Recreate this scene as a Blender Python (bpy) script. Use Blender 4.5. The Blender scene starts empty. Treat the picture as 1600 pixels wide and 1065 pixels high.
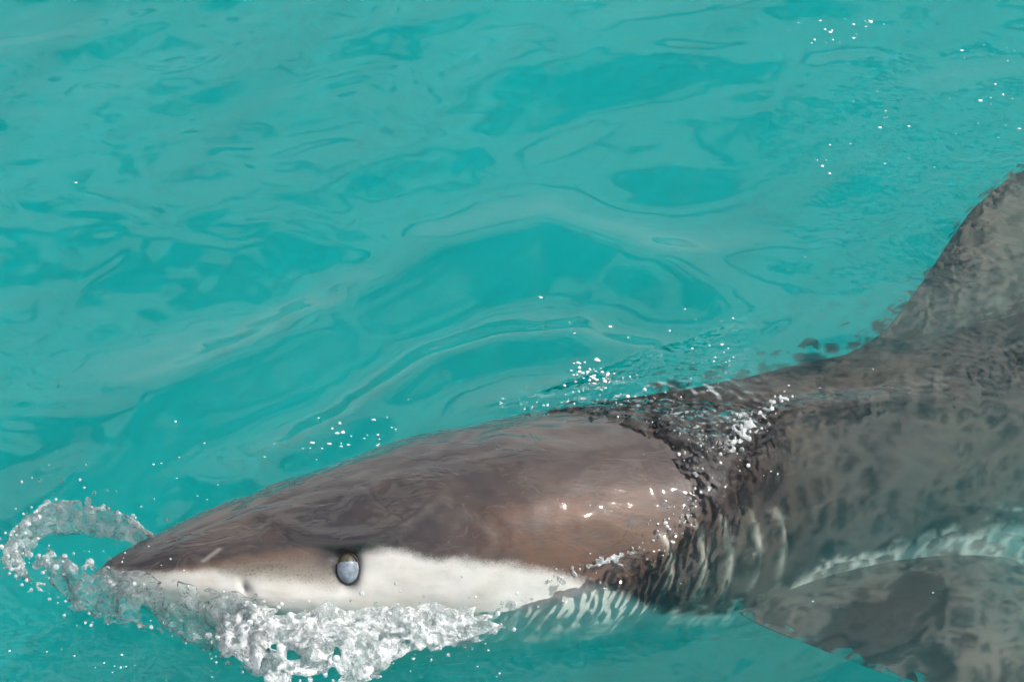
import bpy, math, random
import numpy as np
from mathutils import Vector, Matrix
scene = bpy.context.scene
C = scene.collection
rng = np.random.default_rng(7)
random.seed(7)

# ---------------------------------------------------------------- camera
PITCH, DIST = math.radians(42), 5.0
cam_data = bpy.data.cameras.new("camera")
cam_data.sensor_width = 36.0
cam_data.lens = 36.0 / (2 * 0.19)
cam_data.clip_start = 0.05
cam_data.clip_end = 20000
cam = bpy.data.objects.new("camera", cam_data)
cam.location = (0, -DIST * math.cos(PITCH), DIST * math.sin(PITCH))
cam.rotation_euler = (math.pi / 2 - PITCH, 0, 0)
C.objects.link(cam)
scene.camera = cam

# ---------------------------------------------------------------- sky and sun
TO_SUN = Vector((0.63, 0.05, 0.775)).normalized()
world = bpy.data.worlds.new("World")
scene.world = world
world.use_nodes = True
wn, wl = world.node_tree.nodes, world.node_tree.links
wn.clear()
w_out = wn.new("ShaderNodeOutputWorld")
w_bg = wn.new("ShaderNodeBackground")
w_bg.inputs["Strength"].default_value = 0.1
sky = wn.new("ShaderNodeTexSky")
sky.sky_type = 'NISHITA'
sky.sun_disc = False
sky.sun_elevation = math.asin(TO_SUN.z)
sky.sun_rotation = math.atan2(TO_SUN.x, TO_SUN.y)
sky.air_density, sky.dust_density, sky.ozone_density = 1.0, 1.0, 1.0
# broken bright cloud over the whole dome
w_tc = wn.new("ShaderNodeTexCoord")
w_sep = wn.new("ShaderNodeSeparateXYZ")
w_z = wn.new("ShaderNodeMath"); w_z.operation = 'MAXIMUM'; w_z.inputs[1].default_value = 0.06
w_div = wn.new("ShaderNodeVectorMath"); w_div.operation = 'DIVIDE'
w_cmb = wn.new("ShaderNodeCombineXYZ")
w_noise = wn.new("ShaderNodeTexNoise")
w_noise.inputs["Scale"].default_value = 1.9
w_noise.inputs["Detail"].default_value = 3.5
w_noise.inputs["Roughness"].default_value = 0.56
w_ramp = wn.new("ShaderNodeMapRange")
w_ramp.interpolation_type = 'SMOOTHSTEP'
w_ramp.inputs["From Min"].default_value = 0.40
w_ramp.inputs["From Max"].default_value = 0.50
w_mix = wn.new("ShaderNodeMix"); w_mix.data_type = 'RGBA'
w_mix.inputs[7].default_value = (7.8, 7.95, 8.1, 1)
wl.new(w_tc.outputs["Generated"], w_sep.inputs[0])
wl.new(w_sep.outputs["Z"], w_z.inputs[0])
for k in range(3):
    wl.new(w_z.outputs[0], w_cmb.inputs[k])
wl.new(w_tc.outputs["Generated"], w_div.inputs[0])
wl.new(w_cmb.outputs[0], w_div.inputs[1])
wl.new(w_div.outputs[0], w_noise.inputs["Vector"])
# cloud crowds towards the horizon and opens overhead
w_open = wn.new("ShaderNodeMath"); w_open.operation = 'MULTIPLY_ADD'; w_open.inputs[1].default_value = -0.36; w_open.inputs[2].default_value = 0.22
w_sum = wn.new("ShaderNodeMath"); w_sum.operation = 'ADD'
wl.new(w_sep.outputs["Z"], w_open.inputs[0])
wl.new(w_open.outputs[0], w_sum.inputs[0])
wl.new(w_noise.outputs["Fac"], w_sum.inputs[1])
wl.new(w_sum.outputs[0], w_ramp.inputs["Value"])
wl.new(w_ramp.outputs[0], w_mix.inputs[0])
wl.new(sky.outputs[0], w_mix.inputs[6])
wl.new(w_mix.outputs[2], w_bg.inputs["Color"])
wl.new(w_bg.outputs[0], w_out.inputs["Surface"])

sun_data = bpy.data.lights.new("sun", 'SUN')
sun_data.energy = 4.5
sun_data.angle = math.radians(0.53)
sun_data.color = (1.0, 0.955, 0.89)
sun = bpy.data.objects.new("sun", sun_data)
sun.rotation_euler = TO_SUN.to_track_quat('Z', 'Y').to_euler()
C.objects.link(sun)

vs = scene.view_settings
vs.view_transform = 'Standard'
vs.look = 'None'
vs.exposure = 0.0
vs.gamma = 1.0
vs.use_curve_mapping = False
cy = scene.cycles
cy.use_denoising = True
cy.max_bounces = 6
cy.transparent_max_bounces = 10
cy.transmission_bounces = 5
cy.volume_bounces = 3
cy.diffuse_bounces = 2
cy.glossy_bounces = 2
cy.use_light_tree = False
cy.time_limit = 600
cy.sample_clamp_indirect = 6.0
cy.use_adaptive_sampling = True
cy.adaptive_threshold = 0.10
cy.adaptive_min_samples = 16

# ---------------------------------------------------------------- helpers
def link_mesh(name, verts, faces, mat=None, parent=None, smooth=True):
    me = bpy.data.meshes.new(name)
    me.from_pydata([tuple(v) for v in verts] if not isinstance(verts, np.ndarray) else verts.tolist(), [], faces if not isinstance(faces, np.ndarray) else faces.tolist())
    if smooth:
        me.polygons.foreach_set("use_smooth", np.ones(len(me.polygons), bool))
    if mat:
        me.materials.append(mat)
    o = bpy.data.objects.new(name, me)
    C.objects.link(o)
    if parent:
        o.parent = parent
    return o

def tag(o, label=None, category=None, kind=None, group=None):
    for k, v in (("label", label), ("category", category), ("kind", kind), ("group", group)):
        if v:
            o[k] = v
    return o

def float_attr(o, name, values):
    a = o.data.attributes.new(name, 'FLOAT', 'POINT')
    a.data.foreach_set("value", np.asarray(values, np.float32))

def grid_faces(nu, nv, wrap=False):
    i = np.arange(nu - 1)[:, None]; j = np.arange(nv if wrap else nv - 1)[None]
    jn = (j + 1) % nv
    a, b, c, d = i * nv + j, (i + 1) * nv + j, (i + 1) * nv + jn, i * nv + jn
    return np.stack([a, b, c, d], -1).reshape(-1, 4)

def smooth01(x, a, b):
    t = np.clip((np.asarray(x, float) - a) / (b - a), 0, 1)
    return t * t * (3 - 2 * t)

_gr = np.random.default_rng(3).normal(size=(4096, 2)); _gr /= np.linalg.norm(_gr, axis=1)[:, None]
def gnoise(x, y, seed=0):
    """2-D gradient noise, about -0.7..0.7"""
    x = np.asarray(x, float); y = np.asarray(y, float)
    xi, yi = np.floor(x).astype(np.int64), np.floor(y).astype(np.int64)
    xf, yf = x - xi, y - yi
    def g(ix, iy, dx, dy):
        h = ((ix * 73856093) ^ (iy * 19349663) ^ (seed * 83492791)) & 4095
        v = _gr[h]
        return v[..., 0] * dx + v[..., 1] * dy
    u = xf**3 * (xf * (xf * 6 - 15) + 10); w = yf**3 * (yf * (yf * 6 - 15) + 10)
    a = g(xi, yi, xf, yf) * (1 - u) + g(xi + 1, yi, xf - 1, yf) * u
    b = g(xi, yi + 1, xf, yf - 1) * (1 - u) + g(xi + 1, yi + 1, xf - 1, yf - 1) * u
    return a * (1 - w) + b * w

def fbm(x, y, octaves=3, seed=0, gain=0.5):
    r = 0; a = 1.0; f = 1.0
    for k in range(octaves):
        r = r + a * gnoise(x * f, y * f, seed + k * 17); a *= gain; f *= 2.03
    return r

class Nodes:
    """small wrapper to write node trees briefly"""
    def __init__(self, name):
        self.mat = bpy.data.materials.new(name); self.mat.use_nodes = True
        self.t = self.mat.node_tree; self.t.nodes.clear()
        self.out = self.t.nodes.new("ShaderNodeOutputMaterial")
    def n(self, kind, props=None, **inputs):
        nd = self.t.nodes.new("ShaderNode" + kind)
        for k, v in (props or {}).items():
            setattr(nd, k, v)
        for k, v in inputs.items():
            key = int(k[1:]) if k[0] == 'i' and k[1:].isdigit() else k.replace('_', ' ')
            self.set(nd.inputs[key], v)
        return nd
    def set(self, sock, v):
        if isinstance(v, bpy.types.Node):
            v = v.outputs[0]
        if isinstance(v, bpy.types.NodeSocket):
            self.t.links.new(v, sock)
        else:
            sock.default_value = v
    def math(self, op, a, b=0.0, clamp=False):
        return self.n("Math", {"operation": op, "use_clamp": clamp}, i0=a, i1=b).outputs[0]
    def ramp(self, v, a, b, lo=0.0, hi=1.0):
        return self.n("MapRange", {"interpolation_type": 'SMOOTHSTEP'}, Value=v, From_Min=a, From_Max=b, To_Min=lo, To_Max=hi).outputs[0]
    def attr(self, name):
        return self.n("Attribute", {"attribute_name": name}).outputs["Fac"]
    def noise(self, vec, scale, detail=3.0, rough=0.5, dist=0.0):
        return self.n("TexNoise", None, Vector=vec, Scale=scale, Detail=detail, Roughness=rough, Distortion=dist).outputs["Fac"]
    def mixc(self, f, a, b):
        nd = self.n("Mix", {"data_type": 'RGBA'})
        self.set(nd.inputs[0], f); self.set(nd.inputs[6], a); self.set(nd.inputs[7], b)
        return nd.outputs[2]
    def coords(self, scale=(1, 1, 1), rot=(0, 0, 0)):
        tc = self.n("TexCoord").outputs["Object"]
        return self.n("Mapping", None, Vector=tc, Scale=scale, Rotation=rot).outputs[0]
# ---------------------------------------------------------------- materials
def water_material():
    N = Nodes("sea_water")
    p = N.coords()
    agit = N.attr("agitation")
    # long ripples are in the mesh; the material adds the fine chop where the shark has broken the surface
    r2 = N.noise(p, 19.0, 0.0, 0.5, 0.5)
    r3 = N.noise(p, 70.0, 0.0, 0.5)
    h = N.math('ADD', N.math('MULTIPLY', r2, N.math('ADD', 0.0006, N.math('MULTIPLY', agit, 0.011))), N.math('MULTIPLY', r3, N.math('MULTIPLY', agit, 0.0105)))
    bump = N.n("Bump", None, Strength=1.0, Distance=1.0, Height=h)
    hb = N.math('ADD', N.math('MULTIPLY', r2, 0.021), N.math('MULTIPLY', r3, 0.0010))
    bump_deep = N.n("Bump", None, Strength=1.0, Distance=1.0, Height=hb)
    # a painted pattern of clear strands stands in for caustic light from the ripples
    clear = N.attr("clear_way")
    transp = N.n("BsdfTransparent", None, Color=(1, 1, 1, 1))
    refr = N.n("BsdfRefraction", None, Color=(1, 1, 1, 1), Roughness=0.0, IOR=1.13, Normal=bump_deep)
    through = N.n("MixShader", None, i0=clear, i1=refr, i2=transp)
    glossy = N.n("BsdfGlossy", None, Color=(1, 1, 1, 1), Roughness=0.035, Normal=bump)
    fres = N.n("Fresnel", None, IOR=1.48, Normal=bump)
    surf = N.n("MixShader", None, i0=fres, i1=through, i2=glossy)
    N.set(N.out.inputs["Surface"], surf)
    ab = N.n("VolumeAbsorption", None, Color=(0.0, 0.981, 0.990, 1), Density=0.93)
    sc = N.n("VolumeScatter", None, Color=(0.01, 0.95, 1.0, 1), Density=0.64, Anisotropy=0.0)
    vol = N.n("AddShader", None, i0=ab, i1=sc)
    N.set(N.out.inputs["Volume"], vol)
    return N.mat

def skin_material():
    N = Nodes("wet_shark_skin")
    p = N.coords()
    sd = N.attr("counter")          # metres below the line where grey turns to white
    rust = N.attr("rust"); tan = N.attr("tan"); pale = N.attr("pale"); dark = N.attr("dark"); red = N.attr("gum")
    big = N.noise(p, 5.0, 4.0, 0.55); mid = N.noise(p, 22.0, 4.0, 0.6); fine = N.noise(p, 260.0, 2.0, 0.6)
    streak = N.noise(N.coords((3.0, 22.0, 22.0), (0, 0.1, -0.25)), 2.2, 4.0, 0.6, 0.4)
    grey = N.mixc(N.ramp(big, 0.35, 0.65), (0.036, 0.030, 0.030, 1), (0.070, 0.051, 0.041, 1))
    grey = N.mixc(N.ramp(N.math('ADD', N.math('MULTIPLY', streak, 0.4), N.math('MULTIPLY', mid, 0.6)), 0.42, 0.60, 0.0, 0.5), grey, (0.030, 0.027, 0.030, 1))
    rusty = N.mixc(N.ramp(mid, 0.3, 0.7), (0.150, 0.062, 0.028, 1), (0.098, 0.056, 0.036, 1))
    rfac = N.math('MULTIPLY', rust, N.ramp(N.math('ADD', N.math('MULTIPLY', streak, 0.6), N.math('MULTIPLY', mid, 0.4)), 0.36, 0.58, 0.15, 1.0), True)
    top = N.mixc(rfac, grey, rusty)
    speck = N.ramp(fine, 0.55, 0.66, 0.0, 0.55)
    fade = N.attr("fade")
    tanc = N.mixc(fade, (0.125, 0.080, 0.056, 1), (0.40, 0.38, 0.32, 1))
    tanc = N.mixc(speck, tanc, (0.085, 0.06, 0.045, 1))
    top = N.mixc(tan, top, tanc)
    white = N.mixc(N.ramp(mid, 0.35, 0.75, 0.0, 0.6), (0.70, 0.685, 0.64, 1), (0.57, 0.525, 0.46, 1))
    white = N.mixc(N.math('MULTIPLY', N.ramp(N.noise(p, 420.0, 1.0), 0.66, 0.74), N.ramp(sd, 0.0, 0.04, 0.5, 0.0)), white, (0.3, 0.26, 0.22, 1))
    wob = N.math('ADD', N.math('MULTIPLY', N.math('SUBTRACT', mid, 0.5), 0.034), N.math('MULTIPLY', N.math('SUBTRACT', N.noise(p, 420.0, 0.0), 0.5), 0.007))
    col = N.mixc(N.ramp(N.math('ADD', sd, wob), -0.010, 0.015), top, white)
    col = N.mixc(pale, col, (0.62, 0.56, 0.48, 1))
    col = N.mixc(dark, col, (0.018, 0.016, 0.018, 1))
    col = N.mixc(red, col, (0.26, 0.06, 0.05, 1))
    h = N.math('ADD', N.math('MULTIPLY', streak, N.ramp(sd, -0.02, 0.0, 0.0012, 0.0005)), N.math('MULTIPLY', mid, 0.0010))
    h = N.math('ADD', h, N.math('MULTIPLY', fine, 0.00010))
    bump = N.n("Bump", None, Strength=1.0, Distance=1.0, Height=h)
    film = N.math('ADD', N.math('MULTIPLY', streak, 0.0008), N.math('ADD', N.math('MULTIPLY', N.noise(p, 6.5, 1.0, 0.45, 1.0), 0.018), N.math('MULTIPLY', N.ramp(N.noise(N.coords((1.0, 2.2, 2.2), (0, 0.1, -0.25)), 7.0, 3.0, 0.55, 0.8), 0.50, 0.56), 0.0011)))
    bump_film = N.n("Bump", None, Strength=1.0, Distance=1.0, Height=film)
    b = N.n("BsdfPrincipled", None, Base_Color=col, Roughness=0.5, Normal=bump)
    b.inputs["Specular IOR Level"].default_value = 0.3
    dry = N.attr("above_water")
    N.set(b.inputs["Coat Weight"], N.math('MULTIPLY', dry, 1.0))
    N.set(b.inputs["Specular IOR Level"], N.math('MULTIPLY', dry, 0.3))
    b.inputs["Coat Roughness"].default_value = 0.035
    b.inputs["Coat IOR"].default_value = 1.6
    N.set(b.inputs["Coat Normal"], bump_film)
    N.set(N.out.inputs["Surface"], b)
    return N.mat

def plain(name, col, rough=0.3, coat=0.0, var=0.0, scale=40.0):
    N = Nodes(name)
    c = N.mixc(N.ramp(N.noise(N.coords(), scale, 3.0), 0.3, 0.7), col, tuple(x * (1 - var) for x in col[:3]) + (1,))
    b = N.n("BsdfPrincipled", None, Base_Color=c, Roughness=rough)
    b.inputs["Coat Weight"].default_value = coat
    b.inputs["Coat Roughness"].default_value = 0.04
    N.set(N.out.inputs["Surface"], b)
    return N.mat

def splash_material():
    N = Nodes("aerated_splash_water")
    p = N.coords()
    n1 = N.noise(p, 45.0, 3.0, 0.6, 0.8); n2 = N.noise(p, 170.0, 2.0, 0.6)
    bump = N.n("Bump", None, Strength=1.0, Distance=1.0, Height=N.math('ADD', N.math('MULTIPLY', n1, 0.012), N.math('MULTIPLY', n2, 0.0030)))
    clear = N.n("BsdfTransparent", None, Color=(0.93, 0.98, 0.98, 1))
    refr = N.n("BsdfRefraction", None, Color=(0.96, 0.99, 0.99, 1), Roughness=0.02, IOR=1.2, Normal=bump)
    body = N.n("MixShader", None, i0=0.4, i1=refr, i2=clear)
    glossy = N.n("BsdfGlossy", None, Color=(1, 1, 1, 1), Roughness=0.12, Normal=bump)
    liquid = N.n("MixShader", None, i0=N.n("Fresnel", None, IOR=1.45, Normal=bump), i1=body, i2=glossy)
    dif = N.n("BsdfDiffuse", None, Color=(0.93, 0.95, 0.95, 1), Normal=bump)
    trl = N.n("BsdfTranslucent", None, Color=(0.93, 0.95, 0.95, 1), Normal=bump)
    foam = N.n("MixShader", None, i0=0.4, i1=dif, i2=trl)
    air = N.attr("air")
    f = N.math('ADD', N.ramp(n1, 0.42, 0.58, 0.0, 0.95), N.math('MULTIPLY', N.ramp(n2, 0.5, 0.7), 0.4))
    f = N.math('ADD', N.math('MULTIPLY', f, N.math('ADD', 0.10, air)), N.math('MULTIPLY', N.math('MULTIPLY', air, air), 0.42), True)
    N.set(N.out.inputs["Surface"], N.n("MixShader", None, i0=f, i1=liquid, i2=foam))
    return N.mat

def seabed_material():
    N = Nodes("pale_sand")
    p = N.coords()
    c = N.mixc(N.ramp(N.noise(p, 1.5, 5.0), 0.3, 0.7), (0.62, 0.58, 0.48, 1), (0.54, 0.51, 0.44, 1))
    bump = N.n("Bump", None, Strength=0.6, Distance=0.05, Height=N.noise(p, 6.0, 4.0))
    N.set(N.out.inputs["Surface"], N.n("BsdfPrincipled", None, Base_Color=c, Roughness=0.9, Normal=bump))
    return N.mat

M_WATER, M_SKIN, M_SPLASH, M_SAND = water_material(), skin_material(), splash_material(), seabed_material()
# the shark's form, needed first for the sheet of water that runs over its back
# --- shark body maths -------------------------------------------------
def table(t, rows):
    """smooth (Catmull-Rom style Hermite) interpolation of a table of rows (t, v...)"""
    rows = np.asarray(rows, float); k = rows[:, 0]; v = rows[:, 1:]
    m = np.empty_like(v); m[1:-1] = (v[2:] - v[:-2]) / (k[2:] - k[:-2])[:, None]
    m[0] = (v[1] - v[0]) / (k[1] - k[0]); m[-1] = (v[-1] - v[-2]) / (k[-1] - k[-2])
    t = np.clip(np.asarray(t, float), k[0], k[-1]); i = np.clip(np.searchsorted(k, t, 'right') - 1, 0, len(k) - 2)
    h = (k[i + 1] - k[i])[..., None]; x = ((t - k[i])[..., None]) / h
    return ((2*x**3 - 3*x**2 + 1) * v[i] + (x**3 - 2*x**2 + x) * h * m[i] + (-2*x**3 + 3*x**2) * v[i + 1] + (x**3 - x**2) * h * m[i + 1])
SPINE = [(0, -.698, -.600, .012), (.163, -.542, -.575, -.004), (.438, -.284, -.520, -.055), (.74, .005, -.440, -.125),
         (1.0, .235, -.348, -.205), (1.228, .425, -.249, -.275), (1.517, .67, -.121, -.33), (1.8, .932, .00, -.36),
         (2.17, 1.27, .14, -.38), (2.8, 1.86, .31, -.40), (3.4, 2.45, .40, -.40), (4.0, 3.05, .40, -.38)]
#         s   half width, height above spine, depth below spine
GIRTH = [(0, .004, .004, .004), (.02, .026, .022, .026), (.06, .056, .040, .056), (.12, .088, .065, .086), (.2, .118, .096, .118),
         (.313, .152, .134, .158), (.438, .182, .178, .175), (.541, .203, .214, .165), (.74, .238, .252, .135), (1.0, .262, .282, .125),
         (1.228, .275, .295, .155), (1.517, .28, .30, .21), (1.8, .28, .30, .295), (2.17, .262, .285, .28), (2.8, .18, .20, .195), (3.4, .09, .095, .095), (3.75, .06, .045, .045), (4.0, .015, .03, .03)]
ROLL = math.radians(20)
def body_frame(s):
    c = table(s, SPINE); e = 1e-3
    t = table(np.asarray(s) + e, SPINE) - table(np.asarray(s) - e, SPINE); t /= np.linalg.norm(t, axis=-1, keepdims=True)
    z = np.zeros_like(t); z[..., 2] = 1
    near = np.cross(t, z); near /= np.linalg.norm(near, axis=-1, keepdims=True)   # towards the shark's left flank
    upv = np.cross(near, t)
    a = ROLL * np.clip(1 - (np.asarray(s) - 1.2) / 1.2, 0, 1)[..., None] if np.ndim(s) else ROLL
    n2 = near * np.cos(a) + upv * np.sin(a); u2 = upv * np.cos(a) - near * np.sin(a)
    return c, t, n2, u2
def body_point(s, th):
    """s metres from the snout, th angle from the spine ridge round the left flank (negative = right flank)"""
    s = np.asarray(s, float); th = np.asarray(th, float)
    c, t, n, u = body_frame(s); g = table(s, GIRTH)
    ct, st = np.cos(th), np.sin(th)
    k = 1 / (np.abs(ct)**2.15 + np.abs(st)**2.15)**(1 / 2.15)
    hgt = np.where(ct > 0, g[..., 1], g[..., 2])
    return c + n * (g[..., 0] * st * k)[..., None] + u * (hgt * ct * k)[..., None]
# --- end of body maths ------------------------------------------------

# ---------------------------------------------------------------- the sea
def seg_dist(x, y, pts):
    """distance to a polyline, signed (+ on its left hand side), and the way along it 0..1"""
    pts = np.asarray(pts, float); best = np.full(np.shape(x), 1e9); sg = np.zeros(np.shape(x)); al = np.zeros(np.shape(x))
    n = len(pts) - 1
    for k in range(n):
        a, b = pts[k, :2], pts[k + 1, :2]; d = b - a; L2 = d @ d
        t = np.clip(((x - a[0]) * d[0] + (y - a[1]) * d[1]) / L2, 0, 1)
        dx, dy = x - a[0] - t * d[0], y - a[1] - t * d[1]
        r = np.hypot(dx, dy); m = r < best
        best = np.where(m, r, best); al = np.where(m, (k + t) / n, al)
        sg = np.where(m, np.sign(d[0] * dy - d[1] * dx), sg)
    return best * sg, al

BOW_WAVE = [(-.86, -.50), (-.705, -.285), (-.635, -.186), (-.47, -.066), (-.29, .113), (-.123, .244), (.062, .317), (.222, .272), (.364, .15), (.50, .03)]
INNER_WAVE = [(-.42, -.33), (-.277, -.186), (-.141, -.048), (-.024, .004), (.119, .013), (.30, -.05)]
WASH = [(.02, -.66), (.108, -.608), (.25, -.534), (.287, -.442), (.347, -.363), (.407, -.299), (.50, -.20), (.61, -.17), (.70, -.155), (.82, -.115), (.95, -.045), (1.2, .1)]
def sea_height(x, y):
    wx, wy = x + .10 * gnoise(x * 1.7, y * 1.7, 5), y + .10 * gnoise(x * 1.7, y * 1.7, 6)
    c, s = math.cos(.45), math.sin(.45)
    a, b = wx * c + wy * s, -wx * s + wy * c
    h = .045 * gnoise(a * .9, b * 2.0, 1) + .020 * gnoise(a * 2.6, b * 4.6, 2) + .0050 * gnoise(a * 6, b * 10, 3)
    h = h + (.0010 + (.0008 + .0042 * smooth01(gnoise(x * 2.2, y * 2.2, 14), -.05, .35)) * smooth01(-x, .10, .45)) * gnoise(x * 11 + 1.6 * gnoise(x * 5, y * 5, 8), y * 17 + 1.6 * gnoise(x * 5, y * 5, 10), 12)
    near = np.exp(-(np.hypot(x, y) / 30)**2)
    d, al = seg_dist(x, y, BOW_WAVE); e = np.sin(np.pi * np.clip(al, 0, 1))**.5
    h = h + e * .034 * (np.exp(-((d - .0) / .085)**2) - .7 * np.exp(-((d + .15) / .10)**2))
    d, al = seg_dist(x, y, INNER_WAVE); e = np.sin(np.pi * np.clip(al, 0, 1))**.5
    h = h + e * .018 * (np.exp(-(d / .05)**2) - .8 * np.exp(-((d + .10) / .07)**2))
    # the sheet of water that closes over the back behind the head
    d, al = seg_dist(x, y, WASH)
    side = smooth01(-d, -.035, .06)
    back = np.exp(-(((x - .45) / .30)**2 + ((y + .24) / .26)**2))
    h = h + side * .045 * back + .011 * np.exp(-(d / .024)**2) * np.sin(np.pi * np.clip(al * 1.5, .02, .98))
    h = h + .05 * np.exp(-(((x - .27) / .15)**2 + ((y + .185) / .085)**2))
    h = h - (1 - side) * .035 * np.exp(-(((x - .15) / .2)**2 + ((y + .40) / .16)**2))
    return h
def agitation(x, y):
    a = 1.0 * np.exp(-(((x - .24) / .17)**2 + ((y + .22) / .085)**2)) + .9 * np.exp(-(((x - .37) / .09)**2 + ((y + .30) / .10)**2))
    d, al = seg_dist(x, y, WASH); a = a + .5 * np.exp(-(d / .05)**2)
    a = a + .9 * np.exp(-(((x + .40) / .40)**2 + ((y + .80) / .12)**2)) + .25 * np.exp(-(((x - .85) / .25)**2 + ((y - .45) / .35)**2))
    return np.clip(a * (.75 + .9 * gnoise(x * 14, y * 14, 9)), 0, 1.2)

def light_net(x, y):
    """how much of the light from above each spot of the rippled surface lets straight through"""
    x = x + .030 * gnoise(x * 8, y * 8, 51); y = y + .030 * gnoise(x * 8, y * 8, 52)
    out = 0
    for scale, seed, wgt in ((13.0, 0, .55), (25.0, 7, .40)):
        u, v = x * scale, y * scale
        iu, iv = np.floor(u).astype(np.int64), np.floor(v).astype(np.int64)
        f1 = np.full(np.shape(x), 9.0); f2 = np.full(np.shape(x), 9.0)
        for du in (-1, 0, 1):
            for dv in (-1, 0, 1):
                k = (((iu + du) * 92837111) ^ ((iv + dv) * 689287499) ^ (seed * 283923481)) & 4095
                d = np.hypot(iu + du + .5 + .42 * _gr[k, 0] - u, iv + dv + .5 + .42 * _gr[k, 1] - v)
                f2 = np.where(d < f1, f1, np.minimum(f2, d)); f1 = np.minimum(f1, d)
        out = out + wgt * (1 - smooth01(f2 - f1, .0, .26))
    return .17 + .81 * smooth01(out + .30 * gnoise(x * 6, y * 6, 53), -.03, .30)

def axis(lo, hi, step, far):
    core = np.arange(lo, hi + step / 2, step); out = []; d = step; x = 0.0
    while x < far:
        d *= 1.35; x += d; out.append(x)
    out = np.array(out)
    return np.concatenate([lo - out[::-1], core, hi + out])
gx, gy = axis(-1.35, 1.5, .0085, 4000.0), axis(-1.05, 1.45, .0085, 4000.0)
X, Y = np.meshgrid(gx, gy, indexing='ij')
Z = sea_height(X, Y) * np.exp(-np.clip(np.hypot(X, Y) - 400, 0, None) / 300)
nx, ny = len(gx), len(gy)
# a thin sheet of broken water runs over the back just behind the head
from mathutils.kdtree import KDTree
fs, fth = np.meshgrid(np.linspace(.56, 1.55, 250), np.radians(np.linspace(-60, 92, 190)), indexing='ij')
fp = body_point(fs, fth).reshape(-1, 3); fs, fth = fs.reshape(-1), np.degrees(fth.reshape(-1))
film_kd = KDTree(len(fp))
for i, c_ in enumerate(fp):
    film_kd.insert((c_[0], c_[1], 0), i)
film_kd.balance()
# the line round the head where the sheet begins, in metres along and round the body
DRY = [(.62, -70), (.70, -45), (.76, -26), (.8, -8), (.85, 6), (.89, 18), (.92, 30), (.925, 42), (.91, 52), (.865, 59), (.805, 64), (.735, 69), (.66, 75), (.60, 86), (.54, 100)]
ROUND = .0046          # metres per degree round the body here
fd, fal = seg_dist(fs, fth * ROUND, [(a_, b_ * ROUND) for a_, b_ in DRY])
fd = -fd               # positive behind the line
film = np.zeros_like(X)
for i, j in zip(*np.nonzero((X > -.15) & (X < .95) & (Y > -.68) & (Y < .10))):
    co_, k_, d_ = film_kd.find((X[i, j], Y[i, j], 0))
    if d_ < .007:
        n_ = gnoise(X[i, j] * 26, Y[i, j] * 26, 77); n2_ = gnoise(X[i, j] * 60, Y[i, j] * 60, 79)
        rough_ = float(1 - smooth01(fth[k_], 25, 50))
        m_ = float(smooth01(fd[k_] + rough_ * (.07 * n_ + .035 * n2_) + .012 * n_, -.025, .10))
        m_ *= float((1 - smooth01(fs[k_], 1.3, 1.55)) * smooth01(fth[k_], -58, -36))
        swell_ = .004 * math.exp(-((fd[k_] - .05) / .035)**2)
        zf = fp[k_, 2] - .0065 - .05 * (1 - float(smooth01(fth[k_], -58, -36))) + (.019 + swell_) * m_ + .005 * m_ * rough_ * n2_
        film[i, j] = m_ * (.35 + .65 * rough_)
        if m_ > 0 and zf > Z[i, j]:
            Z[i, j] = zf
top_v = np.stack([X, Y, Z], -1).reshape(-1, 3)
rim = np.concatenate([np.arange(nx) * ny, (nx - 1) * ny + np.arange(1, ny), np.arange(nx - 2, -1, -1) * ny + ny - 1, np.arange(ny - 2, 0, -1)])
low_v = top_v[rim].copy(); low_v[:, 2] = -2.6
n0 = len(top_v); nr = len(rim)
faces = grid_faces(nx, ny).tolist()
faces += [[int(rim[(k + 1) % nr]), int(rim[k]), n0 + k, n0 + (k + 1) % nr] for k in range(nr)]
faces.append([n0 + k for k in range(nr - 1, -1, -1)])
water = link_mesh("water", np.concatenate([top_v, low_v]), faces, M_WATER)
float_attr(water, "agitation", np.concatenate([np.clip(agitation(X, Y) + .9 * film * (1 - smooth01(X, .33, .5)), 0, 1.6).reshape(-1), np.zeros(nr)]))
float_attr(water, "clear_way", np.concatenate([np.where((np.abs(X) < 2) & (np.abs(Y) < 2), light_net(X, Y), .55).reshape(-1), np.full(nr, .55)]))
tag(water, "turquoise sea surface with soft ripples around the shark", "sea", "structure")

sx = axis(-6, 6, .5, 3900.0)
SX, SY = np.meshgrid(sx, sx, indexing='ij')
sand = link_mesh("seabed", np.stack([SX, SY, -2.0 + .12 * gnoise(SX * .3, SY * .3, 4)], -1).reshape(-1, 3), grid_faces(len(sx), len(sx)), M_SAND)
tag(sand, "pale sandy seabed deep under the turquoise water", "seabed", "structure")

# ---------------------------------------------------------------- the shark
shark = bpy.data.objects.new("shark", None)
shark.location = (0, 0, 0)
C.objects.link(shark)
tag(shark, "large grey-brown shark with white underside lifting its head through the surface", "shark")

EYE_S, EYE_T = .395, math.radians(64.3)
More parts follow.
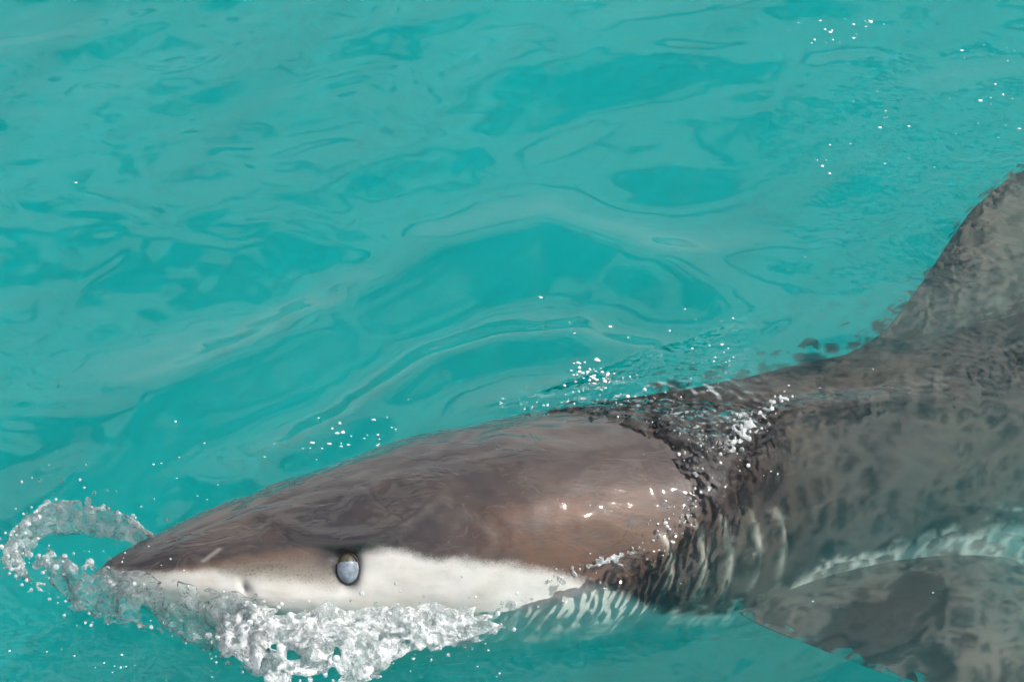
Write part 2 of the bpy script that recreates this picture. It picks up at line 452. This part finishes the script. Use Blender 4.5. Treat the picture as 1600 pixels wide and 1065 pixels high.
#            s, theta of the grey-to-white line round the flank (degrees)
LINE = [(0, 56), (.083, 58.5), (.18, 62), (.24, 67), (.29, 70), (.352, 72.5), (.375, 73), (.394, 69), (.414, 57), (.44, 55.5), (.473, 57.5), (.532, 63), (.59, 65), (.647, 68), (.70, 71), (.8, 79), (.9, 90), (1.0, 94), (1.07, 91), (1.14, 84), (1.23, 79), (1.38, 75.5), (1.54, 74), (1.67, 74), (2.2, 82), (3.2, 97), (4.0, 98)]
TANLINE = [(0, 54), (.083, 54), (.15, 52.5), (.233, 50), (.292, 48.5), (.352, 49), (.40, 50), (.45, 54), (.5, 62), (.6, 66)]
CREASE = [(.10, 14), (.158, 9.5), (.265, 3), (.35, 4.0), (.41, 11.5), (.44, 15.0), (.458, 8.5), (.537, 11.5), (.642, 13.0)]
CREASE2 = [(.44, 15), (.453, 28), (.465, 35.5), (.482, 43)]
GILLS = [(.885, 60, 86), (.945, 56, 88), (.995, 55, 87), (1.045, 55, 85), (1.095, 57, 83)]
ss = np.concatenate([np.linspace(0, .04, 14)[:-1], np.arange(.04, 1.25, .0038), np.linspace(1.25, 4.0, 130)[1:]])
nt = 240
# closer set points on the left and right flanks than over the belly
tt = np.linspace(-math.pi, math.pi, nt, endpoint=False)
S, T = np.meshgrid(ss, tt, indexing='ij')
AT = np.degrees(np.abs(T))
P0 = body_point(S, T)
cen = body_frame(ss)[0][:, None, :]
outw = P0 - cen; rad = np.linalg.norm(outw, axis=-1); outw = outw / np.maximum(rad, 1e-6)[..., None]
arc = rad * np.radians(1)                      # metres per degree round the body
ds = S - EYE_S; dt = (AT - math.degrees(EYE_T)) * arc     # + is below the eye
disp = np.zeros_like(S)
disp -= .011 * np.exp(-((ds / .023)**2 + ((dt - .000) / .032)**2)**1.4)            # eye socket
brow = dt + .044 + .35 * ds**2 / .1 - .06 * ds
disp += .012 * np.exp(-(brow / .016)**2) * np.exp(-((ds - .01) / .10)**2)         # brow fold
disp -= .006 * np.exp(-((brow - .020) / .010)**2) * np.exp(-((ds - .0) / .075)**2)
disp += .010 * np.exp(-(((S - .30) / .10)**2 + ((AT - 86) / 12)**2))             # muzzle
disp -= .008 * np.exp(-(((S - .235) / .010)**2 + ((AT - 77 - (S - .235) * 300) / 6)**2))   # nostril
disp += .012 * np.exp(-(((S - .62) / .16)**2 + ((AT - 60) / 20)**2))             # jaw muscle
lip = AT - (112 - 60 * np.clip(S - .28, 0, .2))
mouth = smooth01(S, .25, .29) * (1 - smooth01(S, .47, .52))
disp -= .022 * np.exp(-(lip / 3.5)**2) * mouth
disp += .008 * np.exp(-((lip + 8) / 4)**2) * mouth
def line_dist(pts):
    q_ = [(a_, math.radians(b_) * .17) for a_, b_ in pts]
    return np.abs(seg_dist(S, np.abs(T) * .17, q_)[0])
sheen_gap = np.exp(-(line_dist(CREASE) / .009)**2) + np.exp(-(line_dist(CREASE2) / .005)**2)
disp -= .0014 * sheen_gap * (T > 0)
disp -= .0025 * np.exp(-(line_dist([(.57, 40), (.60, 45), (.63, 56), (.62, 65)]) / .010)**2)      # crease of the jaw hinge
scratch = np.exp(-(line_dist([(.168, 49.5), (.195, 40)]) / .0038)**2) * (T > 0)
gill = np.zeros_like(S); gcut = np.zeros_like(S)
for g0, t0, t1 in GILLS:
    mid = (AT - (t0 + t1) / 2) / ((t1 - t0) / 2)
    win = 1 - smooth01(np.abs(mid), .75, 1.05)
    q = S - g0 - .020 * (1 - mid**2) * .8
    disp += win * (.0045 * smooth01(q, -.045, -.004) * (1 - smooth01(q, -.002, .004)))
    gill = np.maximum(gill, win * np.exp(-((q + .004 + .006 * gnoise(S * 30, AT * .35, int(g0 * 1000))) / (.0065 + .004 * gnoise(S * 5, AT * .12, int(g0 * 900))))**2) * np.clip(.75 + 1.1 * gnoise(S * 8, AT * .09, int(g0 * 700)), .15, 1))
    gcut = np.maximum(gcut, win * np.exp(-((q - .006) / .005)**2))
disp += .0035 * fbm(S * 9, T * 3, 3, 31) * smooth01(S, .05, .3)                    # uneven flesh
P0 = P0 + outw * disp[..., None]
bt = table(S, LINE)[..., 0]; tl = table(np.clip(S, 0, .6), TANLINE)[..., 0]
counter = (AT - bt) * arc
a_tan = smooth01(AT - tl, -3, 3) * smooth01(S, .05, .15) * (1 - smooth01(S, .375, .405))
a_rust = np.clip(np.exp(-(((S - .75) / .155)**2 + ((AT - 60) / 19)**2)**1.5) * 1.15 + .25 * np.exp(-(((S - .9) / .2)**2 + ((AT - 40) / 20)**2)), 0, 1)
a_dark = np.clip(.97 * np.exp(-(((ds + .006) / .040)**2 + ((dt + .023) / .030)**2)**1.2) + .8 * np.exp(-(((ds - .012) / .012)**2 + ((dt - .022) / .016)**2)) + .5 * np.exp(-((brow - .012) / .012)**2) * np.exp(-(ds / .09)**2)  # brow and socket shade painted round the eye, with some dark pigment
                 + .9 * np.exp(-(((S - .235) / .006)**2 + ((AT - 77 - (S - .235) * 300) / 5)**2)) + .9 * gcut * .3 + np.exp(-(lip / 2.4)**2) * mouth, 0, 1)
a_dark = np.clip(a_dark + .22 * sheen_gap * (T > 0) * smooth01(S, .1, .2), 0, 1)  # dark gap in the sky sheen painted along the groove
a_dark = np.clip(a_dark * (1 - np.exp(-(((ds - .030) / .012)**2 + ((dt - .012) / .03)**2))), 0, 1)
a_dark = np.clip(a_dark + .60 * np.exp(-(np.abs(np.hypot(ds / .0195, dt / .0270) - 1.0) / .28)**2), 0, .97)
a_gum = np.exp(-((lip + 4) / 1.6)**2) * mouth * .7
V = P0.reshape(-1, 3); A = {k: v.reshape(-1) for k, v in dict(counter=counter, tan=a_tan, rust=a_rust, pale=np.maximum(gill * .62 + .12 * np.exp(-(((S - 1.0) / .13)**2 + ((AT - 76) / 22)**2)**2) + .07 * smooth01(S, 1.05, 1.25), scratch * .38), fade=np.clip((AT - tl - 2) / np.maximum(bt - tl, 3), 0, 1)**1.5, dark=a_dark, gum=a_gum).items()}  # sky sheen over the gills put in as a paler skin patch
body_faces = grid_faces(len(ss), nt, True).tolist()
verts = [V]; attrs = {k: [v] for k, v in A.items()}; nv = len(V)
body_faces.append([int(k) for k in range(nt)]); body_faces.append([int((len(ss) - 1) * nt + k) for k in range(nt - 1, -1, -1)])

def add_fin(lead, trail, thick, lift, upper_dark=True, n=40, m=36):
    """a fin lofted from root to tip: lead and trail edges are rows of points, thick the greatest thickness"""
    global nv
    w = np.linspace(0, 1, n)
    L = table(w * (len(lead) - 1), [(i,) + tuple(p) for i, p in enumerate(lead)]); R = table(w * (len(trail) - 1), [(i,) + tuple(p) for i, p in enumerate(trail)])
    th = np.interp(w, np.linspace(0, 1, len(thick)), thick)
    ph = np.linspace(0, 2 * math.pi, m, endpoint=False)
    x = .5 - .5 * np.cos(ph); yv = np.sin(ph) * np.sqrt(np.clip(x, 0, 1)) * 1.5 * (1 - .55 * x)
    span = L[-1] - L[0]; chord = R[0] - L[0]
    nrm = np.cross(chord, span); nrm /= np.linalg.norm(nrm)
    nrm = nrm if nrm @ np.array(lift) > 0 else -nrm
    pts = L[:, None] + (R - L)[:, None] * x[None, :, None] + nrm[None, None] * (th[:, None] * yv[None])[..., None]
    f = (grid_faces(n, m, True) + nv).tolist(); f.append([nv + (n - 1) * m + k for k in range(m)])
    verts.append(pts.reshape(-1, 3)); body_faces.extend(f)
    k = n * m
    up_ = (yv > -.05) if upper_dark else np.ones(m, bool)
    attrs["counter"].append(np.tile(np.where(up_, -.06, .05), n)); 
    for key in ("fade", "tan", "rust", "pale", "dark", "gum"):
        attrs[key].append(np.full(k, .20 if key == "pale" else 0.0))
    nv += k
# right pectoral, reaching away; left pectoral, reaching towards the viewer
add_fin([(0.38, 0.152, -0.32), (0.502, 0.151, -0.25), (0.622, 0.154, -0.19), (0.715, 0.186, -0.15), (0.797, 0.283, -0.115), (0.889, 0.435, -0.095), (0.942, 0.508, -0.085), (1.047, 0.612, -0.08), (1.25, 0.74, -0.08), (1.42, 0.83, -0.11)],
        [(1.06, .03, -.38), (1.08, .17, -.32), (1.10, .26, -.25), (1.14, .34, -.20), (1.20, .45, -.16), (1.26, .57, -.12), (1.32, .68, -.10), (1.38, .77, -.10), (1.43, .835, -.11)],
        [.05, .045, .035, .03, .026, .022, .018, .012, .003], (0, 0, 1))
add_fin([(.36, -.32, -.26), (.375, -.47, -.175), (.41, -.575, -.13), (.53, -.668, -.105), (.68, -.755, -.10), (.83, -.835, -.12), (.98, -.91, -.15), (1.10, -.965, -.18)],
        [(.92, -.17, -.36), (.94, -.31, -.28), (.96, -.43, -.20), (.98, -.55, -.16), (1.01, -.67, -.15), (1.05, -.78, -.155), (1.08, -.885, -.168), (1.11, -.97, -.182)],
        [.07, .06, .05, .042, .034, .026, .016, .003], (0, 0, 1))
fc, ft, fn, fu = (np.asarray(q) for q in body_frame(np.array([1.95, 2.5])))
top0 = body_point(np.array([1.92, 2.42]), np.array([0., 0.]))
d0, d1 = top0[0], top0[1]
add_fin([d0 - fu[0] * .06, d0 + (d1 - d0) * .35 + fu[0] * .12, d0 + (d1 - d0) * .72 + fu[0] * .28, d0 + (d1 - d0) * .98 + fu[0] * .38],
        [d1 - fu[1] * .06, d1 + fu[0] * .07 - (d1 - d0) * .06, d1 + fu[0] * .20 - (d1 - d0) * .02, d1 + fu[0] * .375 + (d1 - d0) * .03], [.05, .04, .026, .003], tuple(fn[0]), False)
tc_, tt_, tn_, tu_ = (np.asarray(q) for q in body_frame(np.array([3.9, 3.95])))
b0 = tc_[0]; ax = tt_[0]; uu = tu_[0]
add_fin([b0 - ax * .12, b0 + ax * .10 + uu * .22, b0 + ax * .30 + uu * .50], [b0 + ax * .12, b0 + ax * .22 + uu * .20, b0 + ax * .36 + uu * .51], [.035, .02, .003], tuple(tn_[0]), False)
add_fin([b0 - ax * .12, b0 + ax * .05 - uu * .20, b0 + ax * .20 - uu * .42], [b0 + ax * .12, b0 + ax * .17 - uu * .18, b0 + ax * .25 - uu * .43], [.035, .02, .003], tuple(tn_[0]), False)
body = link_mesh("body", np.concatenate(verts), body_faces, M_SKIN, shark)
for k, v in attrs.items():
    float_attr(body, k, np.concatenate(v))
allv = np.concatenate(verts)
float_attr(body, "above_water", smooth01(allv[:, 2] - sea_height(allv[:, 0], allv[:, 1]), -.004, .010))

# eye: dark rim, olive eyeball, and the pale lid that slides up over it
M_LID = plain("bluish_white_eyelid", (0.31, 0.37, 0.44, 1), .4, .4, .45, 90)
M_IRIS = plain("olive_eyeball", (0.085, 0.080, 0.05, 1), .5, .1, .5, 220)
M_RIM = plain("dark_eye_rim", (0.028, 0.023, 0.023, 1), .35, .6, .3)
ec = body_point(EYE_S, EYE_T)
e1 = body_point(EYE_S + .02, EYE_T) - body_point(EYE_S - .02, EYE_T); e1 /= np.linalg.norm(e1)
e2 = body_point(EYE_S, EYE_T + .1) - body_point(EYE_S, EYE_T - .1); e2 -= e1 * (e2 @ e1); e2 /= np.linalg.norm(e2)
e3 = np.cross(e1, e2); e3 = e3 if e3 @ (ec - body_frame(EYE_S)[0]) > 0 else -e3
def eye_shape(name, rx, ry, rz, sink, mat, parent, keep=None, n=40):
    th = np.linspace(0, math.pi, n); ph = np.linspace(0, 2 * math.pi, 2 * n, endpoint=False)
    TH, PH = np.meshgrid(th, ph, indexing='ij')
    a, b, c = np.sin(TH) * np.cos(PH), np.sin(TH) * np.sin(PH), np.cos(TH)
    pts = ec + e3 * (-sink) + e1 * (rx * a)[..., None] + e2 * (ry * b)[..., None] + e3 * (rz * c)[..., None]
    f = grid_faces(n, 2 * n, True)
    if keep is not None:
        cenb = b.reshape(-1)[f].mean(1); cena = a.reshape(-1)[f].mean(1); f = f[keep(cena, cenb)]
    return link_mesh(name, pts.reshape(-1, 3), f, mat, parent)
eye = eye_shape("eye", .0175, .0245, .0150, .0100, M_IRIS, shark)
lid = eye_shape("eyelid", .0181, .0251, .0160, .0100, M_LID, eye, lambda a, b: b > -.48 + .16 * a**2)
sol = lid.modifiers.new("thickness", 'SOLIDIFY'); sol.thickness = .0012; sol.offset = -1
k = np.linspace(0, 2 * math.pi, 72, endpoint=False); q = np.linspace(0, 2 * math.pi, 12, endpoint=False)
K, Q = np.meshgrid(k, q, indexing='ij')
tube = .0011 + .0009 * np.cos(K - .7)
rimv = ec - e3 * .0085 + e1 * ((.0187 + tube * np.cos(Q)) * np.cos(K))[..., None] + e2 * ((.0258 + tube * np.cos(Q)) * np.sin(K))[..., None] + e3 * (.004 + tube * np.sin(Q))[..., None]
rf = np.concatenate([grid_faces(72, 12, True), np.stack([71 * 12 + np.arange(12), np.arange(12), (np.arange(12) + 1) % 12, 71 * 12 + (np.arange(12) + 1) % 12], -1)])
link_mesh("eye_rim", rimv.reshape(-1, 3), rf, M_RIM, eye)

# ---------------------------------------------------------------- splash, spray and foam
def ico(sub=1):
    p = (1 + 5**.5) / 2
    v = [(-1, p, 0), (1, p, 0), (-1, -p, 0), (1, -p, 0), (0, -1, p), (0, 1, p), (0, -1, -p), (0, 1, -p), (p, 0, -1), (p, 0, 1), (-p, 0, -1), (-p, 0, 1)]
    f = [(0, 11, 5), (0, 5, 1), (0, 1, 7), (0, 7, 10), (0, 10, 11), (1, 5, 9), (5, 11, 4), (11, 10, 2), (10, 7, 6), (7, 1, 8), (3, 9, 4), (3, 4, 2), (3, 2, 6), (3, 6, 8), (3, 8, 9), (4, 9, 5), (2, 4, 11), (6, 2, 10), (8, 6, 7), (9, 8, 1)]
    v = [np.array(x) / np.linalg.norm(x) for x in v]
    for _ in range(sub):
        cache = {}; nf = []
        def midp(i, j):
            key = (min(i, j), max(i, j))
            if key not in cache:
                m = v[i] + v[j]; v.append(m / np.linalg.norm(m)); cache[key] = len(v) - 1
            return cache[key]
        for a, b, c in f:
            ab, bc, ca = midp(a, b), midp(b, c), midp(c, a); nf += [(a, ab, ca), (b, bc, ab), (c, ca, bc), (ab, bc, ca)]
        f = nf
    return np.array(v), np.array(f)
IV, IF = ico(1)
def blobs_arrays(cs, rs, stretch=None):
    n = len(cs)
    vv = IV[None] * rs[:, None, None]
    if stretch is not None:
        vv = vv * stretch[:, None, :]
    vv = vv + cs[:, None]
    ff = IF[None] + (np.arange(n) * len(IV))[:, None, None]
    return vv.reshape(-1, 3), ff.reshape(-1, 3)
def membrane(rows, nu, nv_, amp, freq, thr, air, seed, thick=.0022):
    """a torn sheet of water lofted through rows of points; returns vertices, faces, sample points for the air tag"""
    rows = [np.asarray(r, float) for r in rows]
    u = np.linspace(0, 1, nu); w = np.linspace(0, 1, nv_)
    cols = np.stack([table(u * (len(r) - 1), [(i,) + tuple(p) for i, p in enumerate(r)]) for r in rows])     # row, nu, 3
    g = np.stack([np.stack([np.interp(w, np.linspace(0, 1, len(rows)), cols[:, i, k]) for k in range(3)], -1) for i in range(nu)])
    Ln = np.linalg.norm(np.diff(g[:, 0], axis=0), axis=1).sum(); Wd = np.linalg.norm(g[nu // 2, -1] - g[nu // 2, 0])
    Ug, Wg = np.meshgrid(u * Ln * freq, w * Wd * freq, indexing='ij')
    g = g + amp * np.stack([fbm(Ug, Wg, 3, seed), fbm(Ug, Wg, 3, seed + 1), 1.6 * fbm(Ug, Wg, 3, seed + 2)], -1)
    f = grid_faces(nu, nv_)
    hole = fbm(Ug * .8, Wg * .8, 3, seed + 5)
    hole = hole + .25 * np.abs(2 * np.meshgrid(u, w, indexing='ij')[1] - 1)**4 + .3 * np.abs(2 * np.meshgrid(u, w, indexing='ij')[0] - 1)**8
    f = f[hole.reshape(-1)[f].mean(1) < thr]
    du = np.gradient(g, axis=0); dv = np.gradient(g, axis=1); nn = np.cross(du, dv); nn /= np.maximum(np.linalg.norm(nn, axis=-1, keepdims=True), 1e-9)
    t_, b_ = (g + nn * thick).reshape(-1, 3), (g - nn * thick).reshape(-1, 3)
    # close the rim so that the remesher sees a solid
    e = np.concatenate([f[:, [0, 1]], f[:, [1, 2]], f[:, [2, 3]], f[:, [3, 0]]]); key = {}
    for a, b in e.tolist():
        key[(a, b)] = 1
    n_ = len(t_)
    side = [[b, a, a + n_, b + n_] for (a, b) in key if (b, a) not in key]
    faces_ = f.tolist() + (f[:, ::-1] + n_).tolist() + side
    return np.concatenate([t_, b_]), faces_, g.reshape(-1, 3), np.full(n_, air)
def liquid(name, cs, rs, air, voxel, smooth_n, wobble, sheets=()):
    cs, rs, air = np.asarray(cs), np.asarray(rs), np.asarray(air)
    v, f = blobs_arrays(cs, rs); f = f.tolist(); vv = [v]; k = len(v); pts = [cs]; airs = [air]
    for sv, sf, sp, sa in sheets:
        vv.append(sv); f += [[q + k for q in face] for face in sf]; k += len(sv); pts.append(sp[::3]); airs.append(sa[::3])
    pts, airs = np.concatenate(pts), np.concatenate(airs)
    tmp = link_mesh("tmp", np.concatenate(vv), f)
    m = tmp.modifiers.new("r", 'REMESH'); m.mode = 'VOXEL'; m.voxel_size = voxel; m.use_smooth_shade = True
    s_ = tmp.modifiers.new("s", 'SMOOTH'); s_.factor = .5; s_.iterations = smooth_n
    dg = bpy.context.evaluated_depsgraph_get()
    me = bpy.data.meshes.new_from_object(tmp.evaluated_get(dg))
    bpy.data.objects.remove(tmp)
    me.name = name
    o = bpy.data.objects.new(name, me); C.objects.link(o)
    me.materials.clear(); me.materials.append(M_SPLASH)
    kd = KDTree(len(pts))
    for i, c_ in enumerate(pts):
        kd.insert(c_, i)
    kd.balance()
    co = np.empty(len(me.vertices) * 3); me.vertices.foreach_get("co", co); co = co.reshape(-1, 3)
    co += wobble * np.stack([gnoise(co[:, 0] * 60 + 9, co[:, 1] * 60, 1), gnoise(co[:, 1] * 60, co[:, 2] * 60, 2), gnoise(co[:, 0] * 60, co[:, 2] * 60, 3)], -1)
    me.vertices.foreach_set("co", co.reshape(-1))
    float_attr(o, "air", [airs[kd.find(c_)[1]] for c_ in co])
    return o
def along(pts, n, spread, r0, r1, air, zs=(0, 0), power=2.0):
    """n drops scattered along a polyline with jitter; returns centres, radii, air"""
    pts = np.asarray(pts, float)
    u = np.sort(rng.random(n)) * (len(pts) - 1); i = np.clip(u.astype(int), 0, len(pts) - 2); w = (u - i)[:, None]
    c_ = pts[i] * (1 - w) + pts[i + 1] * w
    sp = np.interp(u / (len(pts) - 1), np.linspace(0, 1, len(spread)), spread) if np.ndim(spread) else spread
    j = rng.normal(size=(n, 3)) * np.reshape(sp, (-1, 1)) * np.array([1, 1, .6])
    c_ = c_ + j; c_[:, 2] += rng.uniform(zs[0], zs[1], n)
    r = r0 + (r1 - r0) * rng.random(n)**power
    return c_, r, np.full(n, air)
def gather(*parts):
    return tuple(np.concatenate([p[k] for p in parts]) for k in range(3))
CROWN = [(-.607, -.545, .04), (-.666, -.505, .06), (-.733, -.490, .075), (-.797, -.500, .075), (-.835, -.535, .065), (-.852, -.575, .05), (-.825, -.610, .035), (-.788, -.640, .03)]
STREAM = [(-.845, -.60, .035), (-.80, -.602, .045), (-.75, -.612, .05), (-.70, -.622, .045), (-.66, -.645, .035), (-.60, -.668, .035)]
LIP = [(-.742, -.645, .010), (-.704, -.690, .008), (-.64, -.708, .008), (-.583, -.722, .008), (-.53, -.735, .008), (-.496, -.756, .008)]
crown_foot = [(x * .93 - .052, y * .93 - .040, .0) for x, y, z in CROWN]
crown_mid = [(x * .97 - .022, y * .97 - .017, z * .65) for x, y, z in CROWN]
DRAPE_TOP = [(-.80, -.602, .045), (-.74, -.610, .060), (-.69, -.625, .062), (-.62, -.650, .064), (-.54, -.672, .066), (-.46, -.692, .062), (-.38, -.715, .055)]
DRAPE_MID = [(-.78, -.625, .030), (-.73, -.645, .034), (-.67, -.672, .040), (-.61, -.690, .044), (-.53, -.712, .044), (-.45, -.735, .042), (-.37, -.758, .038)]
DRAPE_LOW = [(-.765, -.640, .008), (-.725, -.680, .006), (-.66, -.708, .006), (-.59, -.724, .006), (-.51, -.748, .006), (-.44, -.78, .006), (-.37, -.81, .006)]
cs, rs, air = gather(
    along(CROWN, 60, [.003, .005, .007, .008, .010, .010, .009, .008], .0026, .0075, .25),
    along(CROWN[3:], 40, .012, .0022, .006, .7),
    along(STREAM, 90, [.009, .010, .011, .012, .011, .008], .0026, .0080, .5),
    along(LIP, 70, .003, .0026, .0050, .25))
o = liquid("splash", cs, rs, air, .0024, 5, .002, [
    membrane([crown_foot, crown_mid, CROWN], 170, 30, .015, 16, .42, .30, 11),
    membrane([DRAPE_TOP, DRAPE_MID, DRAPE_LOW], 190, 56, .016, 15, .24, .04, 23)])
tag(o, "curling clear splash thrown up round the tip of the snout", "splash", "stuff")

FROTH_TOP = [(-.50, -.690, .055), (-.42, -.708, .055), (-.34, -.712, .052), (-.26, -.705, .050), (-.19, -.698, .040), (-.11, -.690, .025), (-.02, -.680, .012)]
FROTH_MID = [(-.49, -.735, .030), (-.41, -.755, .045), (-.33, -.762, .050), (-.26, -.755, .045), (-.19, -.735, .030), (-.11, -.712, .016), (-.01, -.695, .008)]
FROTH_LOW = [(-.48, -.775, .004), (-.42, -.815, .012), (-.34, -.845, .016), (-.26, -.838, .014), (-.19, -.790, .008), (-.10, -.745, .003), (.0, -.715, .003)]
cs, rs, air = gather(
    along(FROTH_MID, 130, [.016, .026, .030, .030, .020, .010, .006], .0024, .0075, .9, (-.01, .012), power=3),
    along(FROTH_LOW, 90, [.012, .020, .020, .020, .016, .010, .006], .0024, .0065, .7, power=3),
    along([(-.385, -.79, .035), (-.378, -.83, .03), (-.365, -.875, .015)], 50, .010, .004, .009, .9))
o = liquid("froth", cs, rs, air, .0026, 7, .002, [
    membrane([FROTH_TOP, FROTH_MID, FROTH_LOW], 260, 80, .020, 14, .22, .65, 41),
    membrane([[(x, y, z - .012) for x, y, z in r] for r in (FROTH_TOP, FROTH_MID, FROTH_LOW)], 220, 70, .018, 11, .16, .95, 61)])
tag(o, "churned white froth along the lower jaw below the eye", "froth", "stuff")
FROTH, FROTH2 = FROTH_MID, FROTH_LOW

EDGE_FOAM = [tuple(body_point(a_ + .034, math.radians(b_ + 1)) + np.array([.003, -.003, .006])) for a_, b_ in DRY[6:14]]
WASHLINE = [(.0, -.672, .012), (.054, -.634, .022), (.108, -.608, .03), (.18, -.572, .04), (.25, -.534, .045), (.287, -.442, .055), (.347, -.363, .06), (.385, -.320, .07), (.42, -.285, .075), (.47, -.222, .07)]
cs, rs, air = gather(
    along(EDGE_FOAM[:5], 40, .0045, .0018, .0040, .5),
    along(EDGE_FOAM[4:], 110, [.004, .005, .007, .008], .0018, .0048, .55),
    along([(.375, -.335, .055), (.41, -.295, .060), (.445, -.255, .058), (.49, -.20, .05)], 170, [.006, .014, .012, .006], .0018, .0048, .8))
o = liquid("foam_line", cs, rs, air, .0026, 2, .003)
tag(o, "thin line of foam where the water closes over the back", "foam", "stuff")
# loose drops in the air and white dots added as surface sun glints
def lay_on_sea(c_, lift=.002):
    c_ = np.asarray(c_, float); c_[:, 2] = sea_height(c_[:, 0], c_[:, 1]) + lift
    return c_
def cluster(x, y, sx_, sy_, n, r0, r1):
    c_ = np.stack([rng.normal(x, sx_, n), rng.normal(y, sy_, n), np.zeros(n)], -1)
    return lay_on_sea(c_), r0 + (r1 - r0) * rng.random(n)**2.2, np.full(n, 1.0)
M_GLINT = plain("white_glints", (0.9, 0.92, 0.92, 1), .12, 1.0, .05)  # plain white colour standing in for sun glints
parts = [
    cluster(.135, -.105, .022, .030, 46, .0016, .0040), cluster(.36, -.055, .03, .02, 9, .0018, .0036),
    cluster(.02, -.20, .05, .02, 30, .0012, .0034), cluster(-.30, -.255, .05, .03, 26, .0012, .0034), cluster(-.55, -.33, .15, .05, 16, .0012, .0034),
    cluster(.70, .99, .05, .030, 22, .0014, .0048), cluster(1.0, .93, .05, .015, 8, .0012, .0040), cluster(.77, .66, .07, .09, 12, .0012, .0036),
    cluster(.99, .72, .05, .05, 12, .0012, .0040), cluster(.72, .55, .08, .06, 8, .0014, .0042),
    cluster(-.62, -.78, .10, .03, 14, .0010, .0030), cluster(-.05, -.80, .10, .03, 6, .0012, .0034),
    cluster(.3, .05, .25, .09, 20, .0010, .0030), cluster(.9, -.1, .22, .2, 9, .0012, .0032), cluster(.4, -.70, .3, .05, 4, .0010, .0030),
    cluster(0, .2, .7, .5, 22, .0008, .0022)]
cs, rs, _ = gather(*parts)
IV, IF = ico(2)
rs = rs * .85
st = np.stack([rng.uniform(.7, 1.7, len(cs)), rng.uniform(.6, 1.3, len(cs)), np.full(len(cs), .6)], -1)
v, f = blobs_arrays(cs, rs, st)
o = link_mesh("surface_glints", v, f, M_GLINT)
tag(o, "scattered white dots added as sun glints on the turquoise water", "sun glints", "stuff")

IV, IF = ico(1)
AGIT = [(.10, -.205, 0), (.20, -.20, 0), (.29, -.24, 0), (.34, -.30, 0)]
glints = [along(AGIT, 80, [.02, .035, .05, .04], .0010, .0032, 1.0), along([(.30, -.33, 0), (.37, -.33, 0), (.42, -.36, 0)], 40, .03, .0012, .0040, 1.0), along([(.27, -.46, 0), (.25, -.53, 0)], 20, .012, .0012, .0030, 1.0)]
cs, rs, _ = gather(*glints)
bt_ = body_point(*np.meshgrid(np.linspace(.3, 1.5, 120), np.linspace(-1.2, 1.6, 120), indexing='ij')).reshape(-1, 3)
kd = KDTree(len(bt_))
for i, c_ in enumerate(bt_):
    kd.insert((c_[0], c_[1], 0), i)
kd.balance()
for c_ in cs:
    zb = bt_[kd.find((c_[0], c_[1], 0))[1]][2]
    c_[2] = max(float(sea_height(np.array([c_[0]]), np.array([c_[1]]))[0]), zb) + .001
v, f = blobs_arrays(cs, rs * .85, rng.uniform(.6, 1.6, (len(cs), 3)))
o = link_mesh("back_glints", v, f, M_GLINT)  # white dots added for sun glints off the broken water
tag(o, "bright white dots added as sun glints on the dark rippled back behind the head", "water beads", "stuff")

fl = gather(along(CROWN, 55, .025, .0008, .0030, 1, (-.02, .05)), along(STREAM, 50, .03, .0008, .0030, 1, (0, .04)), along(LIP, 60, .022, .0008, .0032, 1, (0, .02)),
            along(FROTH, 60, .03, .0010, .0034, 1, (0, .05)), along(FROTH2, 70, .03, .0010, .0036, 1, (0, .03)), along(EDGE_FOAM, 50, .018, .0008, .0026, 1, (0, .015)))
cs, rs, _ = fl
cs[:, 2] = np.maximum(cs[:, 2], .004)
v, f = blobs_arrays(cs, rs, 1 + .6 * rng.random((len(cs), 3)))
o = link_mesh("flying_droplets", v, f, M_SPLASH)
float_attr(o, "air", np.repeat((rng.random(len(cs)) > .4).astype(float), len(IV)))
tag(o, "clear droplets flung into the air around the snout and jaw", "droplets", "stuff")
